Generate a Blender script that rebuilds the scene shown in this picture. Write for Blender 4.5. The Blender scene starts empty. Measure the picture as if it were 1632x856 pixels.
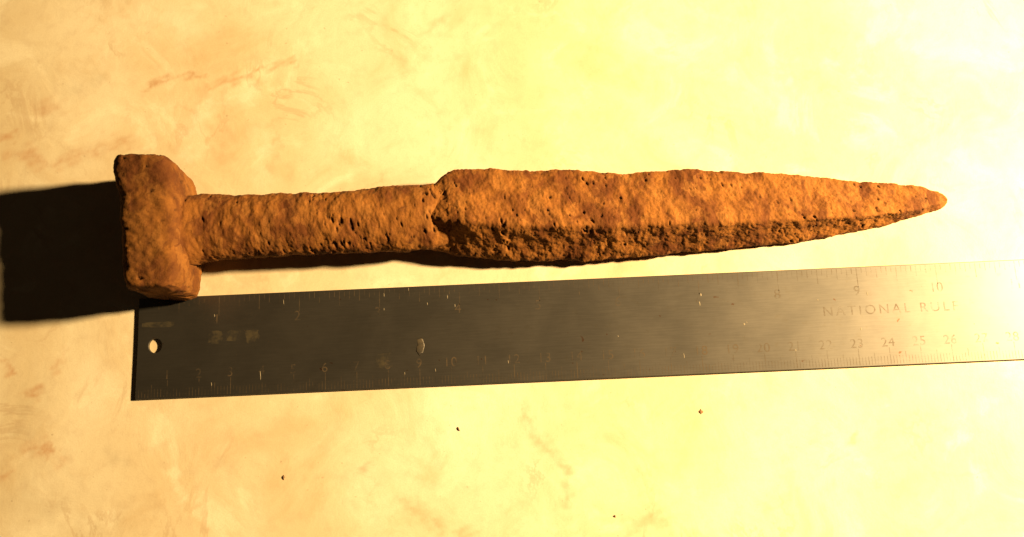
import bpy, bmesh, math, random
import numpy as np
from mathutils import Vector, noise, Matrix

random.seed(4)
S = bpy.context.scene
COL = S.collection
MM = 0.001

# ------------------------------------------------------------------ camera
FPX, IW, IH = 1413.0, 1632.0, 856.0
CAM_H, PITCH = 278.5, math.radians(11.8)          # millimetres above the table, lean from straight down
CAM_Y = -CAM_H * math.tan(PITCH)
cam = bpy.data.cameras.new('camera')
cam.sensor_width = 36.0
cam.lens = 36.0 * FPX / IW
cam.clip_start, cam.clip_end = 0.01, 20.0
camo = bpy.data.objects.new('camera', cam)
COL.objects.link(camo)
camo.location = (0, CAM_Y * MM, CAM_H * MM)
camo.rotation_euler = (PITCH, 0, 0)
S.camera = camo

# ------------------------------------------------------------------ world, lamp, exposure
w = bpy.data.worlds.new('World')
S.world = w
w.use_nodes = True
bg = w.node_tree.nodes['Background']
bg.inputs[0].default_value = (1.0, 0.62, 0.30, 1)
bg.inputs[1].default_value = 0.018

LAMP = (520.0, 90.0, 315.0)
ld = bpy.data.lights.new('table_lamp_bulb', 'POINT')
ld.energy = 98.0
ld.color = (1.0, 0.66, 0.272)
ld.shadow_soft_size = 0.025
lo = bpy.data.objects.new('table_lamp_bulb', ld)
COL.objects.link(lo)
lo.location = [c * MM for c in LAMP]

S.view_settings.view_transform = 'Standard'
S.view_settings.look = 'None'
S.view_settings.gamma = 1
S.view_settings.exposure = 0.0
S.render.engine = 'CYCLES'
S.cycles.max_bounces = 6


# ------------------------------------------------------------------ helpers
def at(px, py, z=0.0):
    """point (mm) at height z that stands at this place of the photograph's frame"""
    x, y = (px - IW / 2) / FPX, -(py - IH / 2) / FPX
    c, s = math.cos(PITCH), math.sin(PITCH)
    d = (x, y * c + s, y * s - c)
    t = (z - CAM_H) / d[2]
    return Vector((d[0] * t, CAM_Y + d[1] * t, z))


def interp(tab, x):
    xs = [t[0] for t in tab]
    return float(np.interp(x, xs, [t[1] for t in tab]))


def mesh_obj(name, verts, faces, mat, parent=None, smooth=False):
    me = bpy.data.meshes.new(name)
    me.from_pydata([tuple(c * MM for c in v) for v in verts], [], faces)
    me.validate()
    if smooth:
        me.polygons.foreach_set('use_smooth', [True] * len(me.polygons))
    me.materials.append(mat)
    o = bpy.data.objects.new(name, me)
    COL.objects.link(o)
    o.parent = parent
    return o


def tag(o, label=None, cat=None, group=None, kind=None):
    for k, v in (('label', label), ('category', cat), ('group', group), ('kind', kind)):
        if v:
            o[k] = v
    return o


class NT:
    def __init__(self, name):
        self.m = bpy.data.materials.new(name)
        self.m.use_nodes = True
        self.t = self.m.node_tree
        self.b = self.t.nodes['Principled BSDF']
        self.out = self.t.nodes['Material Output']

    def n(self, typ, **kw):
        nd = self.t.nodes.new(typ)
        for k, v in kw.items():
            if k.startswith('i_'):
                nd.inputs[k[2:]].default_value = v
            else:
                setattr(nd, k, v)
        return nd

    def l(self, a, b):
        self.t.links.new(a, b)

    def coords(self, scale=(1, 1, 1), rot=(0, 0, 0)):
        tc = self.n('ShaderNodeTexCoord')
        mp = self.n('ShaderNodeMapping')
        mp.inputs['Scale'].default_value = scale
        mp.inputs['Rotation'].default_value = rot
        self.l(tc.outputs['Object'], mp.inputs['Vector'])
        return mp.outputs[0]

    def noise(self, vec, scale, detail=4, rough=0.55, dist=0.0):
        nd = self.n('ShaderNodeTexNoise')
        nd.inputs['Scale'].default_value = scale
        nd.inputs['Detail'].default_value = detail
        nd.inputs['Roughness'].default_value = rough
        nd.inputs['Distortion'].default_value = dist
        self.l(vec, nd.inputs['Vector'])
        return nd.outputs['Fac']

    def ramp(self, fac, a, b, lo=0.0, hi=1.0):
        nd = self.n('ShaderNodeMapRange', interpolation_type='SMOOTHSTEP')
        nd.inputs['From Min'].default_value = a
        nd.inputs['From Max'].default_value = b
        nd.inputs['To Min'].default_value = lo
        nd.inputs['To Max'].default_value = hi
        self.l(fac, nd.inputs['Value'])
        return nd.outputs['Result']

    def mix(self, fac, a, b, blend='MIX'):
        nd = self.n('ShaderNodeMix', data_type='RGBA', blend_type=blend)
        if isinstance(fac, float):
            nd.inputs[0].default_value = fac
        else:
            self.l(fac, nd.inputs[0])
        for sock, v in ((nd.inputs[6], a), (nd.inputs[7], b)):
            if isinstance(v, tuple):
                sock.default_value = (*v, 1)
            else:
                self.l(v, sock)
        return nd.outputs[2]

    def math(self, op, a, b=None):
        nd = self.n('ShaderNodeMath', operation=op)
        for i, v in enumerate((a, b)):
            if v is None:
                continue
            if isinstance(v, (int, float)):
                nd.inputs[i].default_value = v
            else:
                self.l(v, nd.inputs[i])
        return nd.outputs[0]

    def bump(self, h, dist, strength=1.0, prev=None):
        nd = self.n('ShaderNodeBump')
        nd.inputs['Strength'].default_value = strength
        nd.inputs['Distance'].default_value = dist
        self.l(h, nd.inputs['Height'])
        if prev is not None:
            self.l(prev, nd.inputs['Normal'])
        return nd.outputs[0]


# ------------------------------------------------------------------ materials
def mat_table():
    k = NT('marbled_table')
    v = k.coords()
    v2 = k.coords((1, 0.75, 1), (0, 0, 0.6))
    big = k.noise(v2, 16, 5, 0.55, 0.6)
    mid = k.noise(v, 45, 5, 0.6, 0.8)
    fine = k.noise(v, 240, 4, 0.6)
    c = k.mix(k.ramp(big, 0.36, 0.66), (0.485, 0.425, 0.312), (0.552, 0.520, 0.430))
    c = k.mix(k.ramp(mid, 0.50, 0.74, 0, 0.60), c, (0.420, 0.330, 0.215))
    c = k.mix(k.ramp(mid, 0.47, 0.32, 0, 0.65), c, (0.610, 0.590, 0.500))
    c = k.mix(k.ramp(fine, 0.45, 0.75, 0, 0.22), c, (0.359, 0.276, 0.207))
    # thin veins where a warped noise crosses its middle value
    vn = k.noise(v2, 22, 6, 0.62, 1.4)
    vein = k.ramp(k.math('ABSOLUTE', k.math('SUBTRACT', vn, 0.52)), 0.0, 0.028, 1, 0)
    gate = k.ramp(k.noise(v, 30, 2), 0.48, 0.66)
    c = k.mix(k.math('MULTIPLY', k.math('MULTIPLY', vein, gate), 0.42), c, (0.345, 0.248, 0.166))
    st = k.n('ShaderNodeAttribute', attribute_name='stain')
    sep = k.n('ShaderNodeSeparateColor')
    k.l(st.outputs['Color'], sep.inputs[0])
    brk = k.ramp(k.noise(v, 130, 4, 0.65), 0.30, 0.62, 0.25, 1)
    for i, col in ((2, (0.621, 0.6, 0.538)), (0, (0.345, 0.172, 0.083)), (1, (0.235, 0.2, 0.138))):
        c = k.mix(k.math('MULTIPLY', sep.outputs[i], brk), c, col)
    speck = k.ramp(k.noise(v, 700, 1, 0.5), 0.745, 0.80, 0, 0.3)
    c = k.mix(speck, c, (0.138, 0.083, 0.055))
    grain = k.noise(v, 2300, 2, 0.6)
    c = k.mix(k.ramp(grain, 0.35, 0.75, 0, 0.22), c, (0.36, 0.29, 0.20))
    k.l(c, k.b.inputs['Base Color'])
    k.b.inputs['Roughness'].default_value = 0.55
    k.b.inputs['Specular IOR Level'].default_value = 0.35
    n0 = k.bump(grain, 0.00004, 0.4)
    n1 = k.bump(fine, 0.00015, 0.35, n0)
    n2 = k.bump(mid, 0.0006, 0.3, n1)
    k.l(n2, k.b.inputs['Normal'])
    return k.m


def mat_rust(name, tint=1.0):
    k = NT(name)
    v = k.coords()
    vd = k.coords((1.3, 0.75, 1.0), (0, 0, math.radians(-24)))
    big = k.noise(vd, 95, 6, 0.6, 0.5)
    mid = k.noise(vd, 260, 6, 0.65, 0.6)
    fine = k.noise(v, 1500, 4, 0.7)
    flake = k.n('ShaderNodeTexVoronoi', feature='F1')
    flake.inputs['Scale'].default_value = 230
    flake.inputs['Randomness'].default_value = 1.0
    wv = k.n('ShaderNodeVectorMath', operation='ADD')
    wn = k.n('ShaderNodeTexNoise')
    wn.inputs['Scale'].default_value = 300
    k.l(vd, wn.inputs['Vector'])
    ws = k.n('ShaderNodeVectorMath', operation='SCALE')
    ws.inputs['Scale'].default_value = 0.006
    k.l(wn.outputs['Color'], ws.inputs[0])
    k.l(vd, wv.inputs[0])
    k.l(ws.outputs[0], wv.inputs[1])
    k.l(wv.outputs[0], flake.inputs['Vector'])
    fsep = k.n('ShaderNodeSeparateColor')
    k.l(flake.outputs['Color'], fsep.inputs[0])
    fl = fsep.outputs[0]
    T = lambda *c: (c[0] * tint * 1.03, c[1] * tint * 0.92, c[2] * tint * 0.9)
    c = k.mix(k.ramp(big, 0.36, 0.62), T(0.078, 0.025, 0.0048), T(0.205, 0.090, 0.0175))
    c = k.mix(k.ramp(fl, 0.55, 1.0, 0, 0.40), c, T(0.25, 0.125, 0.032))
    c = k.mix(k.ramp(fl, 0.40, 0.0, 0, 0.40), c, T(0.075, 0.024, 0.005))
    c = k.mix(k.ramp(mid, 0.56, 0.72, 0, 0.45), c, T(0.26, 0.13, 0.036))
    c = k.mix(k.ramp(mid, 0.45, 0.28, 0, 0.70), c, (0.050, 0.016, 0.005))
    c = k.mix(k.ramp(fine, 0.42, 0.70, 0, 0.40), c, (0.075, 0.028, 0.008))
    at_ = k.n('ShaderNodeAttribute', attribute_name='pit')
    c = k.mix(k.math('MULTIPLY', at_.outputs['Fac'], 0.65), c, (0.022, 0.008, 0.004))
    k.l(c, k.b.inputs['Base Color'])
    k.b.inputs['Roughness'].default_value = 0.88
    k.b.inputs['Specular IOR Level'].default_value = 0.2
    n0 = k.bump(fl, 0.00022, 0.55)
    n1 = k.bump(mid, 0.0006, 0.28, n0)
    n2 = k.bump(fine, 0.00022, 0.8, n1)
    k.l(n2, k.b.inputs['Normal'])
    return k.m


STEEL_ROUGH = 0.42


def steel_nodes(k):
    v = k.coords()
    vs = k.coords((0.06, 1, 1))
    br = k.noise(vs, 2200, 3, 0.6)
    blot = k.noise(v, 55, 5, 0.6, 0.4)
    fine = k.noise(v, 500, 4, 0.65)
    c = k.mix(k.ramp(blot, 0.35, 0.68), (0.110, 0.106, 0.106), (0.123, 0.118, 0.117))
    c = k.mix(k.ramp(fine, 0.55, 0.8, 0, 0.5), c, (0.105, 0.095, 0.08))
    spot = k.ramp(k.noise(v, 420, 2, 0.5), 0.73, 0.78)
    c = k.mix(spot, c, (0.09, 0.055, 0.04))
    k.l(c, k.b.inputs['Base Color'])
    k.b.inputs['Metallic'].default_value = 0.93
    r = k.math('ADD', k.ramp(blot, 0.3, 0.7, -0.008, 0.012), k.ramp(br, 0.3, 0.7, STEEL_ROUGH - 0.012, STEEL_ROUGH + 0.012))
    k.l(r, k.b.inputs['Roughness'])
    k.l(k.bump(br, 0.00003, 0.08), k.b.inputs['Normal'])


def mat_steel():
    k = NT('worn_steel')
    steel_nodes(k)
    return k.m


def mat_mark(name, col, lo, hi, smax):
    """etched filling that is worn through to the steel in places"""
    k = NT(name)
    steel_nodes(k)
    d = k.n('ShaderNodeBsdfDiffuse')
    d.inputs[0].default_value = (*col, 1)
    wear = k.ramp(k.noise(k.coords(), 330, 4, 0.65), lo, hi, 0.0, smax)
    mx = k.n('ShaderNodeMixShader')
    k.l(wear, mx.inputs[0])
    k.l(k.b.outputs[0], mx.inputs[1])
    k.l(d.outputs[0], mx.inputs[2])
    k.l(mx.outputs[0], k.out.inputs[0])
    return k.m


def mat_plain(name, col, rough=0.8):
    k = NT(name)
    f = k.noise(k.coords(), 800, 3)
    k.l(k.mix(k.ramp(f, 0.3, 0.7), tuple(x * 0.7 for x in col), col), k.b.inputs['Base Color'])
    k.b.inputs['Roughness'].default_value = rough
    return k.m


M_TABLE = mat_table()
M_RUST = mat_rust('rusted_iron')
M_RUST_P = mat_rust('rusted_iron_dull', 0.70)
M_RUST_G = mat_rust('rusted_iron_grip', 0.86)
M_STEEL = mat_steel()
M_MARK = mat_mark('etched_mark', (0.078, 0.058, 0.040), 0.34, 0.68, 0.64)
M_FAINT = mat_mark('faded_etching', (0.075, 0.062, 0.038), 0.40, 0.66, 0.40)
M_FLECK = mat_plain('pale_fleck', (0.22, 0.19, 0.15))
M_CRUMB = mat_plain('dark_crumb', (0.15, 0.09, 0.05))
M_CRUMB2 = mat_plain('rust_crumb', (0.22, 0.11, 0.05))


# ------------------------------------------------------------------ the table top
def build_table():
    core_x = np.linspace(-185, 185, 430)
    core_y = np.linspace(-105, 115, 260)
    xs = np.concatenate(([-900, -600, -400, -260], core_x, [260, 400, 600, 900]))
    ys = np.concatenate(([-700, -450, -260, -150], core_y, [160, 260, 450, 700]))
    X, Y = np.meshgrid(xs, ys)
    nx, ny = len(xs), len(ys)
    stain = np.zeros((ny, nx, 3))
    rng = np.random.default_rng(3)
    WX = X + 1.1 * np.sin(Y * 0.9 + 1.7) * np.cos(X * 0.55) + 0.7 * np.sin(X * 1.7 + Y * 1.1)
    WY = Y + 1.1 * np.sin(X * 0.8 + 0.4) * np.cos(Y * 0.6) + 0.7 * np.sin(Y * 1.9 - X * 0.9)

    def stroke(ch, pts, wid, strength, soft=1.0):
        p = [at(*q) for q in pts]
        if len(p) == 1:
            p = p * 2
        best = np.full(X.shape, 1e9)
        for a, b in zip(p[:-1], p[1:]):
            dx, dy = b.x - a.x, b.y - a.y
            L = dx * dx + dy * dy + 1e-9
            t = np.clip(((WX - a.x) * dx + (WY - a.y) * dy) / L, 0, 1)
            best = np.minimum(best, np.hypot(WX - a.x - t * dx, WY - a.y - t * dy))
        f = np.clip(1 - best / (wid / 5.0 * 1.6), 0, 1) ** 1.5 * strength
        stain[..., ch] = np.maximum(stain[..., ch], f)

    R_, G_, B_ = 0, 1, 2
    for ch, pts, wid, st in (
        (R_, [(232, 146), (246, 130), (290, 119), (318, 122)], 6, 0.55),
        (R_, [(340, 136), (370, 127), (400, 119), (432, 103), (470, 98)], 6, 0.5),
        (R_, [(300, 215), (306, 178), (322, 150), (342, 136)], 9, 0.22),
        (R_, [(438, 190), (441, 235), (432, 275)], 8, 0.30),
        (R_, [(352, 215), (356, 250)], 22, 0.25),
        (R_, [(832, 655), (856, 700), (890, 735), (908, 752)], 11, 0.42),
        (R_, [(905, 770), (904, 802)], 9, 0.34),
        (R_, [(1012, 846), (1040, 822), (1062, 828), (1066, 852)], 16, 0.40),
        (R_, [(1222, 806), (1270, 794)], 9, 0.22),
        (R_, [(0, 219), (22, 217)], 8, 0.5),
        (R_, [(60, 716), (76, 708), (80, 724)], 7, 0.75),
        (R_, [(45, 714), (70, 716)], 14, 0.4),
        (R_, [(42, 628), (62, 624)], 8, 0.55),
        (R_, [(8, 578), (20, 592)], 9, 0.55),
        (R_, [(102, 563), (90, 590)], 7, 0.4),
        (R_, [(0, 762), (10, 760)], 7, 0.6),
        (R_, [(98, 736)], 12, 0.35),
        (R_, [(640, 800), (690, 828), (700, 840)], 12, 0.3),
        (R_, [(730, 850), (760, 853)], 10, 0.3),
        (R_, [(670, 55), (700, 34)], 11, 0.26),
        (R_, [(15, 246), (50, 244), (62, 258)], 13, 0.42),
        (R_, [(95, 262), (120, 247), (150, 240)], 12, 0.42),
        (R_, [(170, 236), (190, 226), (206, 231)], 12, 0.42),
        (R_, [(60, 176), (90, 170)], 16, 0.3),
        (G_, [(120, 140), (150, 130)], 22, 0.26),
        (R_, [(690, 270), (650, 285), (560, 298)], 22, 0.16),
        (G_, [(912, 190), (924, 183)], 10, 0.16),
        (G_, [(848, 232), (875, 222)], 16, 0.12),
        (G_, [(175, 725), (195, 735)], 12, 0.3),
        (G_, [(40, 790), (90, 830), (130, 850)], 60, 0.22),
        (G_, [(30, 690), (40, 640)], 40, 0.22),
        (G_, [(350, 735), (380, 745)], 14, 0.2),
        (G_, [(578, 746), (586, 740)], 7, 0.5),
        (G_, [(548, 760)], 14, 0.25),
        (R_, [(1358, 702), (1364, 694)], 7, 0.55),
        (B_, [(700, 640), (725, 665), (715, 690)], 48, 0.55),
        (B_, [(300, 250), (312, 190), (340, 160), (400, 150)], 20, 0.45),
        (B_, [(420, 280), (415, 210)], 30, 0.3),
        (B_, [(560, 200), (620, 160)], 40, 0.25),
        (B_, [(240, 20), (300, 40)], 40, 0.35),
        (B_, [(150, 640), (160, 600)], 40, 0.25),
        (B_, [(600, 790), (560, 700)], 50, 0.25),
        (B_, [(1190, 620), (1200, 720)], 55, 0.25),
    ):
        stroke(ch, pts, wid, min(0.9, st * (1.35 if ch != G_ else 1.0)))
    zz = np.zeros_like(X)
    verts = np.stack([X, Y, zz], -1).reshape(-1, 3) * MM
    idx = np.arange(nx * ny).reshape(ny, nx)
    faces = np.stack([idx[:-1, :-1], idx[:-1, 1:], idx[1:, 1:], idx[1:, :-1]], -1).reshape(-1, 4)
    me = bpy.data.meshes.new('table_top')
    me.from_pydata(verts.tolist(), [], faces.tolist())
    a = me.color_attributes.new('stain', 'FLOAT_COLOR', 'POINT')
    rgba = np.ones((nx * ny, 4), dtype=np.float32)
    rgba[:, :3] = stain.reshape(-1, 3)
    a.data.foreach_set('color', rgba.ravel())
    me.materials.append(M_TABLE)
    o = bpy.data.objects.new('table_top', me)
    COL.objects.link(o)
    tag(o, kind='structure')
    o['label'] = 'cream marbled table top with faint brown veins and stains'
    return o


build_table()


# ------------------------------------------------------------------ rusted dagger
def fbm(p, octs):
    s, a = 0.0, 1.0
    for _ in range(octs):
        s += a * noise.noise(p)
        p = p * 2.03 + Vector((3.1, 1.7, 5.3))
        a *= 0.5
    return s


def rough_loft(name, rings, mat, parent, amp=(0.55, 0.28), pit_t=0.30, pit_d=0.75, seed=0.0, floor=0.12, npts=110):
    """rings: closed polygons (mm, same start and turn) -> resampled, skinned, capped, then corroded"""
    R = []
    for r in rings:
        r = np.array([tuple(p) for p in r], dtype=float)
        q = np.vstack([r, r[:1]])
        L = np.concatenate(([0], np.cumsum(np.linalg.norm(np.diff(q, axis=0), axis=1))))
        u = np.linspace(0, L[-1], npts, endpoint=False)
        R.append(np.stack([np.interp(u, L, q[:, i]) for i in range(3)], -1))
    R = np.array(R)
    n = len(R)
    verts = R.reshape(-1, 3)
    faces = []
    for i in range(n - 1):
        for j in range(npts):
            a, b = i * npts + j, i * npts + (j + 1) % npts
            faces.append((a, b, b + npts, a + npts))
    verts = [Vector(v) for v in verts]
    c0 = sum(verts[:npts], Vector()) / npts
    c1 = sum(verts[-npts:], Vector()) / npts
    i0, i1 = len(verts), len(verts) + 1
    verts += [c0, c1]
    for j in range(npts):
        faces.append((i0, (j + 1) % npts, j))
        b = (n - 1) * npts
        faces.append((i1, b + j, b + (j + 1) % npts))
    o = mesh_obj(name, verts, faces, mat, parent, smooth=True)
    me = o.data
    bm = bmesh.new()
    bm.from_mesh(me)
    bmesh.ops.recalc_face_normals(bm, faces=bm.faces)
    bm.normal_update()
    bm.to_mesh(me)
    bm.free()
    ca, sa = math.cos(math.radians(24)), math.sin(math.radians(24))
    pits = []
    nor = [v.normal.copy() for v in me.vertices]
    for v, nn in zip(me.vertices, nor):
        p = v.co / MM
        q = Vector((p.x * ca + p.y * sa, (-p.x * sa + p.y * ca), p.z))      # along and across the grain
        qs = Vector((q.x * 0.14, q.y * 0.11, q.z * 0.12)) + Vector((seed, 0, seed))
        d = amp[0] * fbm(qs, 3)
        d += amp[1] * fbm(Vector((q.x * 0.42, q.y * 0.33, q.z * 0.40)) + Vector((0, seed, 7)), 3)
        g = noise.noise(q * 1.25 + Vector((seed, 5, 2))) + 0.6 * noise.noise(q * 2.3 + Vector((1, seed, 4)))
        d += 0.17 * (g if g < 0.25 else 0.25 + 0.3 * (g - 0.25))                # crust: flat tops, sharp small hollows
        pn = noise.noise(Vector((q.x * 0.85, q.y * 0.34, q.z * 0.5 + 20 + seed)))
        pn += 0.45 * noise.noise(Vector((q.x * 1.7, q.y * 0.8, q.z * 1.2 + 9 + seed)))
        pn += 0.45 * noise.noise(q * 0.055 + Vector((seed, 3, 1)))            # pits come in clusters
        pt = min(1.0, max(0.0, (pn - pit_t) / 0.16))
        pt = pt * pt * (3 - 2 * pt)
        d -= pit_d * pt
        pits.append(pt)
        c = p + nn * d
        if c.z < floor:
            c.z = floor + 0.04 * (c.z - floor)
            c.z = max(c.z, 0.03)
        v.co = c * MM
    at_ = me.attributes.new('pit', 'FLOAT', 'POINT')
    at_.data.foreach_set('value', pits)
    me.update()
    return o


def chaikin(P, it=3):
    P = [Vector(p) for p in P]
    for _ in range(it):
        Q = []
        for i in range(len(P)):
            a, b = P[i], P[(i + 1) % len(P)]
            Q += [a * 0.75 + b * 0.25, a * 0.25 + b * 0.75]
        P = Q
    return P


def rebase(o, base):
    """keep the mesh where it is, measured from the thing's base"""
    o.data.transform(Matrix.Translation(-base))


dagger = bpy.data.objects.new('iron_dagger', None)
COL.objects.link(dagger)
dagger.empty_display_size = 0.02
base = at(256, 380) * MM
base.z = 0
tag(dagger, 'heavily rusted orange brown iron dagger with block pommel and pointed ridged blade', 'dagger')

# blade: upper edge, ridge, lower edge as seen, each at its own height
B_UP = [(668, 304), (690, 294), (698, 287), (706, 279), (716, 273), (730, 269), (760, 268), (800, 270), (850, 272), (900, 271), (950, 274),
        (1000, 276), (1050, 273), (1100, 270), (1150, 273), (1200, 275), (1250, 277), (1300, 281), (1350, 287),
        (1400, 291), (1430, 293), (1465, 297), (1495, 305), (1506, 313), (1509, 318)]
B_LO = [(668, 394), (690, 399), (706, 402), (718, 404), (735, 407), (760, 411), (800, 413), (840, 415), (880, 416), (920, 415), (960, 413),
        (1000, 410), (1060, 405), (1100, 402), (1150, 398), (1200, 393), (1250, 388), (1300, 381), (1350, 372),
        (1400, 362), (1430, 354), (1470, 342), (1495, 335), (1506, 329), (1509, 323)]
B_RI = [(668, 346), (690, 347), (740, 352), (800, 358), (900, 359), (1000, 358), (1100, 355), (1200, 352), (1300, 348), (1400, 342),
        (1460, 334), (1509, 321)]
Z_UP = [(690, 11.5), (900, 9.0), (1100, 6.8), (1300, 4.8), (1480, 2.6), (1509, 1.8)]
Z_RI = [(668, 14.8), (690, 16.8), (715, 18.6), (750, 20.0), (900, 18.6), (1100, 15.2), (1300, 11.0), (1440, 6.8), (1490, 3.8), (1509, 1.9)]
Z_LO = [(690, 7.0), (760, 6.0), (900, 4.2), (1100, 2.7), (1300, 1.7), (1480, 1.1), (1509, 1.2)]
Z_BO = [(690, 3.2), (900, 1.6), (1100, 0.5), (1300, 0.2), (1480, 0.1), (1509, 0.6)]
rings = []
xs = np.concatenate((np.linspace(668, 735, 44), np.linspace(737, 1490, 560), np.linspace(1491.5, 1509, 12)))
for x in xs:
    U = at(x, interp(B_UP, x), interp(Z_UP, x))
    Rr = at(x, interp(B_RI, x), interp(Z_RI, x))
    L = at(x, interp(B_LO, x), interp(Z_LO, x))
    Bo = at(x, interp(B_RI, x) + 4, interp(Z_BO, x))
    th = np.interp(x, [690, 760, 1400, 1509], [2.2, 1.9, 1.1, 0.3])       # the edges are blunt with rust
    poly = [U + Vector((0, 0, -th)), U + Vector((0, 0, th * 0.6)), U.lerp(Rr, 0.4) + Vector((0, 0, 0.3)), U.lerp(Rr, 0.86), Rr.lerp(U, 0.04), Rr.lerp(L, 0.06), L.lerp(Rr, 0.80),
            L.lerp(Rr, 0.4) + Vector((0, 0, -0.2)), L + Vector((0, 0, th * 0.6)), L + Vector((0, 0, -th * 0.8)), Bo.lerp(L, 0.4), Bo.lerp(U, 0.5)]
    s = 1.0
    poly = [p for p in poly]
    if x < 712:                                                            # the shoulder rounds over
        t = (x - 668) / 44.0
        s = math.sqrt(max(0.0, 1 - (1 - t) ** 3)) * 0.3 + 0.7
        c = sum(poly, Vector()) / len(poly)
        poly = [Vector((p.x, c.y + (p.y - c.y) * (0.85 + 0.15 * s), c.z + (p.z - c.z) * s)) for p in poly]
    rings.append(chaikin(poly, 2))
blade = rough_loft('blade', rings, M_RUST, dagger, amp=(0.55, 0.26), pit_t=0.66, pit_d=0.6, seed=2.0, npts=160)

# grip: a rough bar between pommel and blade
G_UP = [(240, 306), (290, 306), (306, 311), (400, 310), (470, 308), (486, 305), (505, 307), (550, 303), (600, 299), (640, 296), (690, 293), (716, 298), (745, 306)]
G_LO = [(240, 434), (290, 432), (310, 426), (335, 418), (400, 413), (470, 409), (540, 405), (600, 403), (650, 403), (690, 398), (716, 388), (745, 370)]
G_Z = [(240, 12.0), (690, 9.8), (745, 9.0)]
rings = []
for x in np.linspace(240, 742, 350):
    zc = interp(G_Z, x)
    U, L = at(x, interp(G_UP, x), zc + 1.0), at(x, interp(G_LO, x), zc - 1.5)
    hy = (U.y - L.y) / 2
    c = (U + L) / 2
    hz = np.interp(x, [240, 285, 305, 335, 660, 690, 712, 745], [10.4, 10.2, 8.9, 7.8, 7.2, 6.6, 5.4, 3.0])
    ring = []
    for j in range(72):
        a = 2 * math.pi * j / 72
        ca, sa = math.cos(a), math.sin(a)
        e = 2.0 / 2.0
        ring.append(Vector((c.x, c.y + hy * math.copysign(abs(ca) ** e, ca), zc + hz * math.copysign(abs(sa) ** e, sa))))
    rings.append(ring)
grip = rough_loft('grip', rings, M_RUST_G, dagger, amp=(0.48, 0.26), pit_t=0.66, pit_d=0.6, seed=11.0, npts=110)

# pommel: an upright block set across the end of the grip
P_L = [(250, 198), (253, 190), (259, 185), (280, 184), (310, 190), (350, 194), (400, 196), (430, 198), (446, 200), (458, 205), (463, 214)]
P_R = [(250, 276), (253, 287), (262, 297), (280, 304), (310, 308), (350, 309), (400, 309), (430, 310), (446, 308), (458, 302), (463, 292)]
ZP = 12.7
rings = []
for y in np.concatenate((np.linspace(250, 266, 14), np.linspace(268, 446, 130), np.linspace(448, 463, 14))):
    l = at(interp(P_L, y), y, 20.0)
    r = at(interp(P_R, y), y, 11.0)
    r.y = l.y
    e0 = min(1.0, (y - 250) / 8.0)
    e1 = min(1.0, (463 - y) / 8.0)
    e = math.sqrt(max(0.0, 1 - (1 - min(e0, e1)) ** 2))
    hz = 12.2 * (0.74 + 0.26 * e)
    ring = []
    cx, hx = (l.x + r.x) / 2, (r.x - l.x) / 2
    for j in range(80):
        a = 2 * math.pi * j / 80
        ca, sa = math.cos(a), math.sin(a)
        k = 2.0 / 5.0
        zz = ZP + hz * math.copysign(abs(sa) ** k, sa)
        ring.append(Vector((cx + hx * math.copysign(abs(ca) ** k, ca), l.y, zz)))
    rings.append(ring)
pommel = rough_loft('pommel', rings, M_RUST_P, dagger, amp=(0.42, 0.30), pit_t=0.64, pit_d=0.7, seed=23.0, floor=0.15, npts=120)

for o in (blade, grip, pommel):
    rebase(o, base)
dagger.location = base

# ------------------------------------------------------------------ steel ruler
RL, RW, RT = 304.8, 31.9, 0.9
tl = at(222, 476, RT)
tr = at(1609.6, 414.4, RT)
ang = math.atan2(tr.y - tl.y, tr.x - tl.x)
ruler = bpy.data.objects.new('steel_ruler', None)
COL.objects.link(ruler)
ruler.location = (tl.x * MM, tl.y * MM, 0)
ruler.rotation_euler = (0, 0, ang)
tag(ruler, 'long worn steel ruler with a hanging hole, lying below the dagger', 'ruler')


def build_plate():
    bm = bmesh.new()
    hole = (5.6, -15.3)
    cw = 11.4                                       # the cell of the plate round the hole
    angs = [2 * math.pi * i / 40 for i in range(40)]
    angs += [math.atan2(y - hole[1], x - hole[0]) % (2 * math.pi) for x, y in ((0, 0), (0, -RW), (cw, -RW), (cw, 0))]
    angs = sorted(angs)
    inn, out = [], []
    for a in angs:
        c, q = math.cos(a), math.sin(a)
        inn.append(bm.verts.new((hole[0] + 2.0 * c, hole[1] + 2.25 * q, 0)))
        t = min(((cw if c > 0 else 0) - hole[0]) / c if abs(c) > 1e-9 else 1e9, ((0 if q > 0 else -RW) - hole[1]) / q if abs(q) > 1e-9 else 1e9)
        out.append(bm.verts.new((hole[0] + t * c, hole[1] + t * q, 0)))
    n = len(angs)
    for i in range(n):
        bm.faces.new((inn[i], out[i], out[(i + 1) % n], inn[(i + 1) % n]))
    right = sorted([v for v in out if abs(v.co.x - cw) < 1e-4], key=lambda v: v.co.y)
    bm.faces.new([bm.verts.new((RL, 0, 0))] + right[::-1] + [bm.verts.new((RL, -RW, 0))])
    bm.normal_update()
    for f in bm.faces:
        if f.normal.z < 0:
            f.normal_flip()
    top = bm.faces[:]
    r = bmesh.ops.extrude_face_region(bm, geom=top)
    for v in [g for g in r['geom'] if isinstance(g, bmesh.types.BMVert)]:
        v.co.z += RT
    bmesh.ops.recalc_face_normals(bm, faces=bm.faces)
    for v in bm.verts:
        v.co *= MM
        v.co.z += 0.00004
    me = bpy.data.meshes.new('plate')
    bm.to_mesh(me)
    bm.free()
    me.materials.append(M_STEEL)
    o = bpy.data.objects.new('plate', me)
    COL.objects.link(o)
    o.parent = ruler
    bv = o.modifiers.new('edge', 'BEVEL')
    bv.width = 0.00022
    bv.segments = 2
    bv.limit_method = 'ANGLE'
    bv.angle_limit = math.radians(60)
    return o


plate = build_plate()
ZM = RT + 0.04 + 0.012


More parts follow.
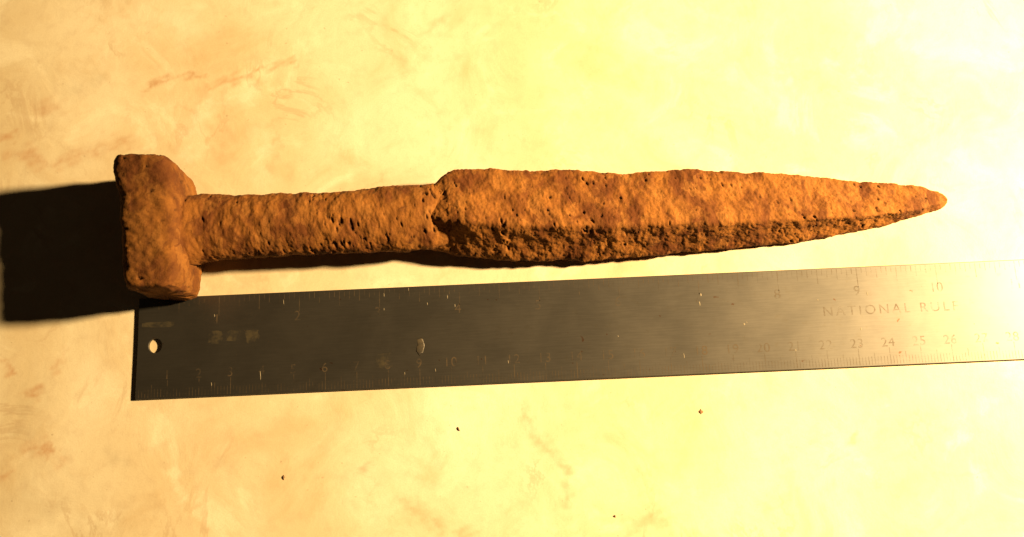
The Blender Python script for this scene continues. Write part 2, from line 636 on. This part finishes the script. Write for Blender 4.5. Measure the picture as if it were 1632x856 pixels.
def quads(name, rects, mat, z=ZM):
    V, F = [], []
    for x0, y0, x1, y1 in rects:
        i = len(V)
        V += [(x0, y0, z), (x1, y0, z), (x1, y1, z), (x0, y1, z)]
        F.append((i, i + 1, i + 2, i + 3))
    return mesh_obj(name, V, F, mat, plate)


# inch scale along the far edge in sixteenths, metric along the near edge
rc = []
for i in range(1, 12 * 16):
    L = 6.2 if i % 16 == 0 else 4.6 if i % 8 == 0 else 3.4 if i % 4 == 0 else 2.6 if i % 2 == 0 else 1.8
    x = i * 25.4 / 16
    hw = 0.12 if i % 8 == 0 else 0.09
    rc.append((x - hw, -0.45 - L, x + hw, -0.45))
tag(quads('inch_graduations', rc, M_MARK), kind='stuff')
CM = 9.83
rc = []
for i in range(1, 308):
    L = 5.2 if i % 10 == 0 else 3.8 if i % 5 == 0 else 2.6
    x = i * CM / 10
    hw = 0.12 if i % 10 == 0 else 0.08
    rc.append((x - hw, -RW + 0.5, x + hw, -RW + 0.5 + L))
tag(quads('millimetre_graduations', rc, M_MARK), kind='stuff')


def lettering(name, txt, x, y, h, mat, space=1.0, squeeze=1.0):
    """flat letters h tall, centred on x, baseline at y"""
    cu = bpy.data.curves.new(name, 'FONT')
    cu.body = txt
    cu.size = h * MM / 0.70
    cu.align_x = 'CENTER'
    cu.space_character = space
    tmp = bpy.data.objects.new('tmp', cu)
    COL.objects.link(tmp)
    dg = bpy.context.evaluated_depsgraph_get()
    me = bpy.data.meshes.new_from_object(tmp.evaluated_get(dg))
    bpy.data.objects.remove(tmp)
    me.name = name
    for v in me.vertices:
        v.co.x = v.co.x * squeeze + x * MM
        v.co.y += y * MM
        v.co.z = ZM * MM
    me.materials.clear()
    me.materials.append(mat)
    o = bpy.data.objects.new(name, me)
    COL.objects.link(o)
    o.parent = plate
    return o


for i in range(1, 12):
    lettering('inch_numeral', str(i), i * 25.4 + 0.6 - 1.2, -9.2, 3.1, M_MARK)
for i in range(1, 31):
    lettering('centimetre_numeral', str(i), i * CM - 0.2, -RW + 6.0, 2.9, M_MARK, 1.1)
lettering('etched_lettering', 'NATIONAL RULE', 238.0, -15.4, 3.0, M_MARK, 1.35, 1.04)


def worn_patch(x, y, hw, hh, seed):
    rnd = random.Random(seed)
    n = 18
    V = [(x + hw * math.copysign(abs(math.cos(a)) ** 0.5, math.cos(a)) * rnd.uniform(0.8, 1.1),
          y + hh * math.copysign(abs(math.sin(a)) ** 0.5, math.sin(a)) * rnd.uniform(0.8, 1.1), ZM - 0.007) for a in [2 * math.pi * i / n for i in range(n)]]
    return mesh_obj('worn_patch', V, [tuple(range(n))], M_FAINT, plate)


for i, (x, y, hw, hh) in enumerate(((24.4, -13.4, 2.4, 2.1), (30.2, -13.2, 2.6, 1.9), (36.0, -13.6, 2.2, 2.3), (6.5, -8.6, 5.5, 0.9), (77.5, -23.2, 2.6, 2.6))):
    worn_patch(x, y, hw, hh, i)


# pale flecks and the smear of dried residue stuck to the plate
rc = []


def on_ruler(px, py):
    p = at(px, py, RT)
    d = Vector((p.x - tl.x, p.y - tl.y))
    c, s = math.cos(-ang), math.sin(-ang)
    return d.x * c - d.y * s, d.x * s + d.y * c


V, F = [], []
for px, py, a, b in ((1382, 468, 0.22, 0.7), (1186, 517, 0.3, 0.45), (1190, 514, 0.15, 0.3), (1115, 484, 0.18, 0.8), (1372, 524, 0.2, 0.5),
                     (1117, 470, 0.25, 0.5), (612, 493, 0.13, 0.5), (681, 484, 0.12, 0.5), (342, 503, 0.2, 0.5), (415, 598, 0.16, 1.6),
                     (337, 612, 0.14, 0.7), (1090, 567, 0.14, 0.8), (810, 577, 0.12, 0.6), (452, 482, 0.12, 1.0), (612, 470, 0.1, 0.8),
                     (694, 590, 0.12, 0.7), (645, 595, 0.1, 0.5), (651, 461, 0.1, 0.7), (1303, 478, 0.2, 0.35), (1268, 558, 0.2, 0.3),
                     (985, 536, 0.15, 0.25), (725, 487, 0.12, 0.5), (713, 473, 0.12, 0.6)):
    x, y = on_ruler(px, py)
    i = len(V)
    k = 7
    for j in range(k):
        t = 2 * math.pi * j / k
        rr = random.uniform(0.7, 1.1)
        V.append((x + a * rr * math.cos(t) + 0.25 * b * math.sin(t) * -0.3, y + b * rr * math.sin(t), ZM + 0.01))
    V.append((x, y, ZM + 0.06))
    for j in range(k):
        F.append((i + j, i + (j + 1) % k, i + k))
tag(mesh_obj('pale_fleck', V, F, M_FLECK, plate), kind='stuff')


def lump(name, rx, ry, h, mat, seed, n=14, m=4):
    """low irregular crumb with its own height"""
    V, F = [], []
    rnd = random.Random(seed)
    prof = [1 + 0.28 * rnd.uniform(-1, 1) for _ in range(n)]
    for i in range(m):
        f = i / m
        for j in range(n):
            a = 2 * math.pi * j / n
            s = math.sqrt(1 - f * f) * prof[j] * (1 + 0.1 * rnd.uniform(-1, 1))
            V.append((rx * s * math.cos(a), ry * s * math.sin(a), h * f))
    V.append((0, 0, h))
    for i in range(m - 1):
        for j in range(n):
            a, b = i * n + j, i * n + (j + 1) % n
            F.append((a, b, b + n, a + n))
    for j in range(n):
        F.append(((m - 1) * n + j, (m - 1) * n + (j + 1) % n, m * n))
    F.append(tuple(reversed(range(n))))
    return mesh_obj(name, V, F, mat, None, smooth=True)


x, y = on_ruler(670, 553)
res = lump('dried_residue', 1.2, 2.4, 0.08, mat_mark('dried_residue', (0.075, 0.062, 0.046), 0.30, 0.62, 0.75), 5)
res.data.transform(Matrix.Translation((x * MM, y * MM, (RT + 0.045) * MM)))
res.parent = plate
res['label'] = 'pale oval smear of dried residue'

# ------------------------------------------------------------------ crumbs lying on the table
for i, (px, py, rx, ry, h, a, mt, lab) in enumerate((
    (452, 761, 0.32, 0.65, 0.3, 0.1, M_CRUMB, 'dark grain on the table below the ruler, nearest the lower left corner'),
    (731, 684, 0.25, 0.75, 0.35, 0.5, M_CRUMB, 'thin dark sliver on the pale patch of table below the ruler'),
    (1117, 656, 0.6, 0.65, 0.25, 0.2, M_CRUMB2, 'square reddish brown crumb on the table just below the ruler'),
    (980, 823, 0.25, 0.42, 0.3, 0.8, M_CRUMB, 'tiny dark grain on the table near the lower edge of the view'),
)):
    c = lump('crumb', rx, ry, h, mt, 20 + i)
    p = at(px, py)
    c.location = (p.x * MM, p.y * MM, 0.00002)
    c.rotation_euler = (0, 0, a)
    tag(c, lab, 'crumb', 'crumbs scattered on the table')
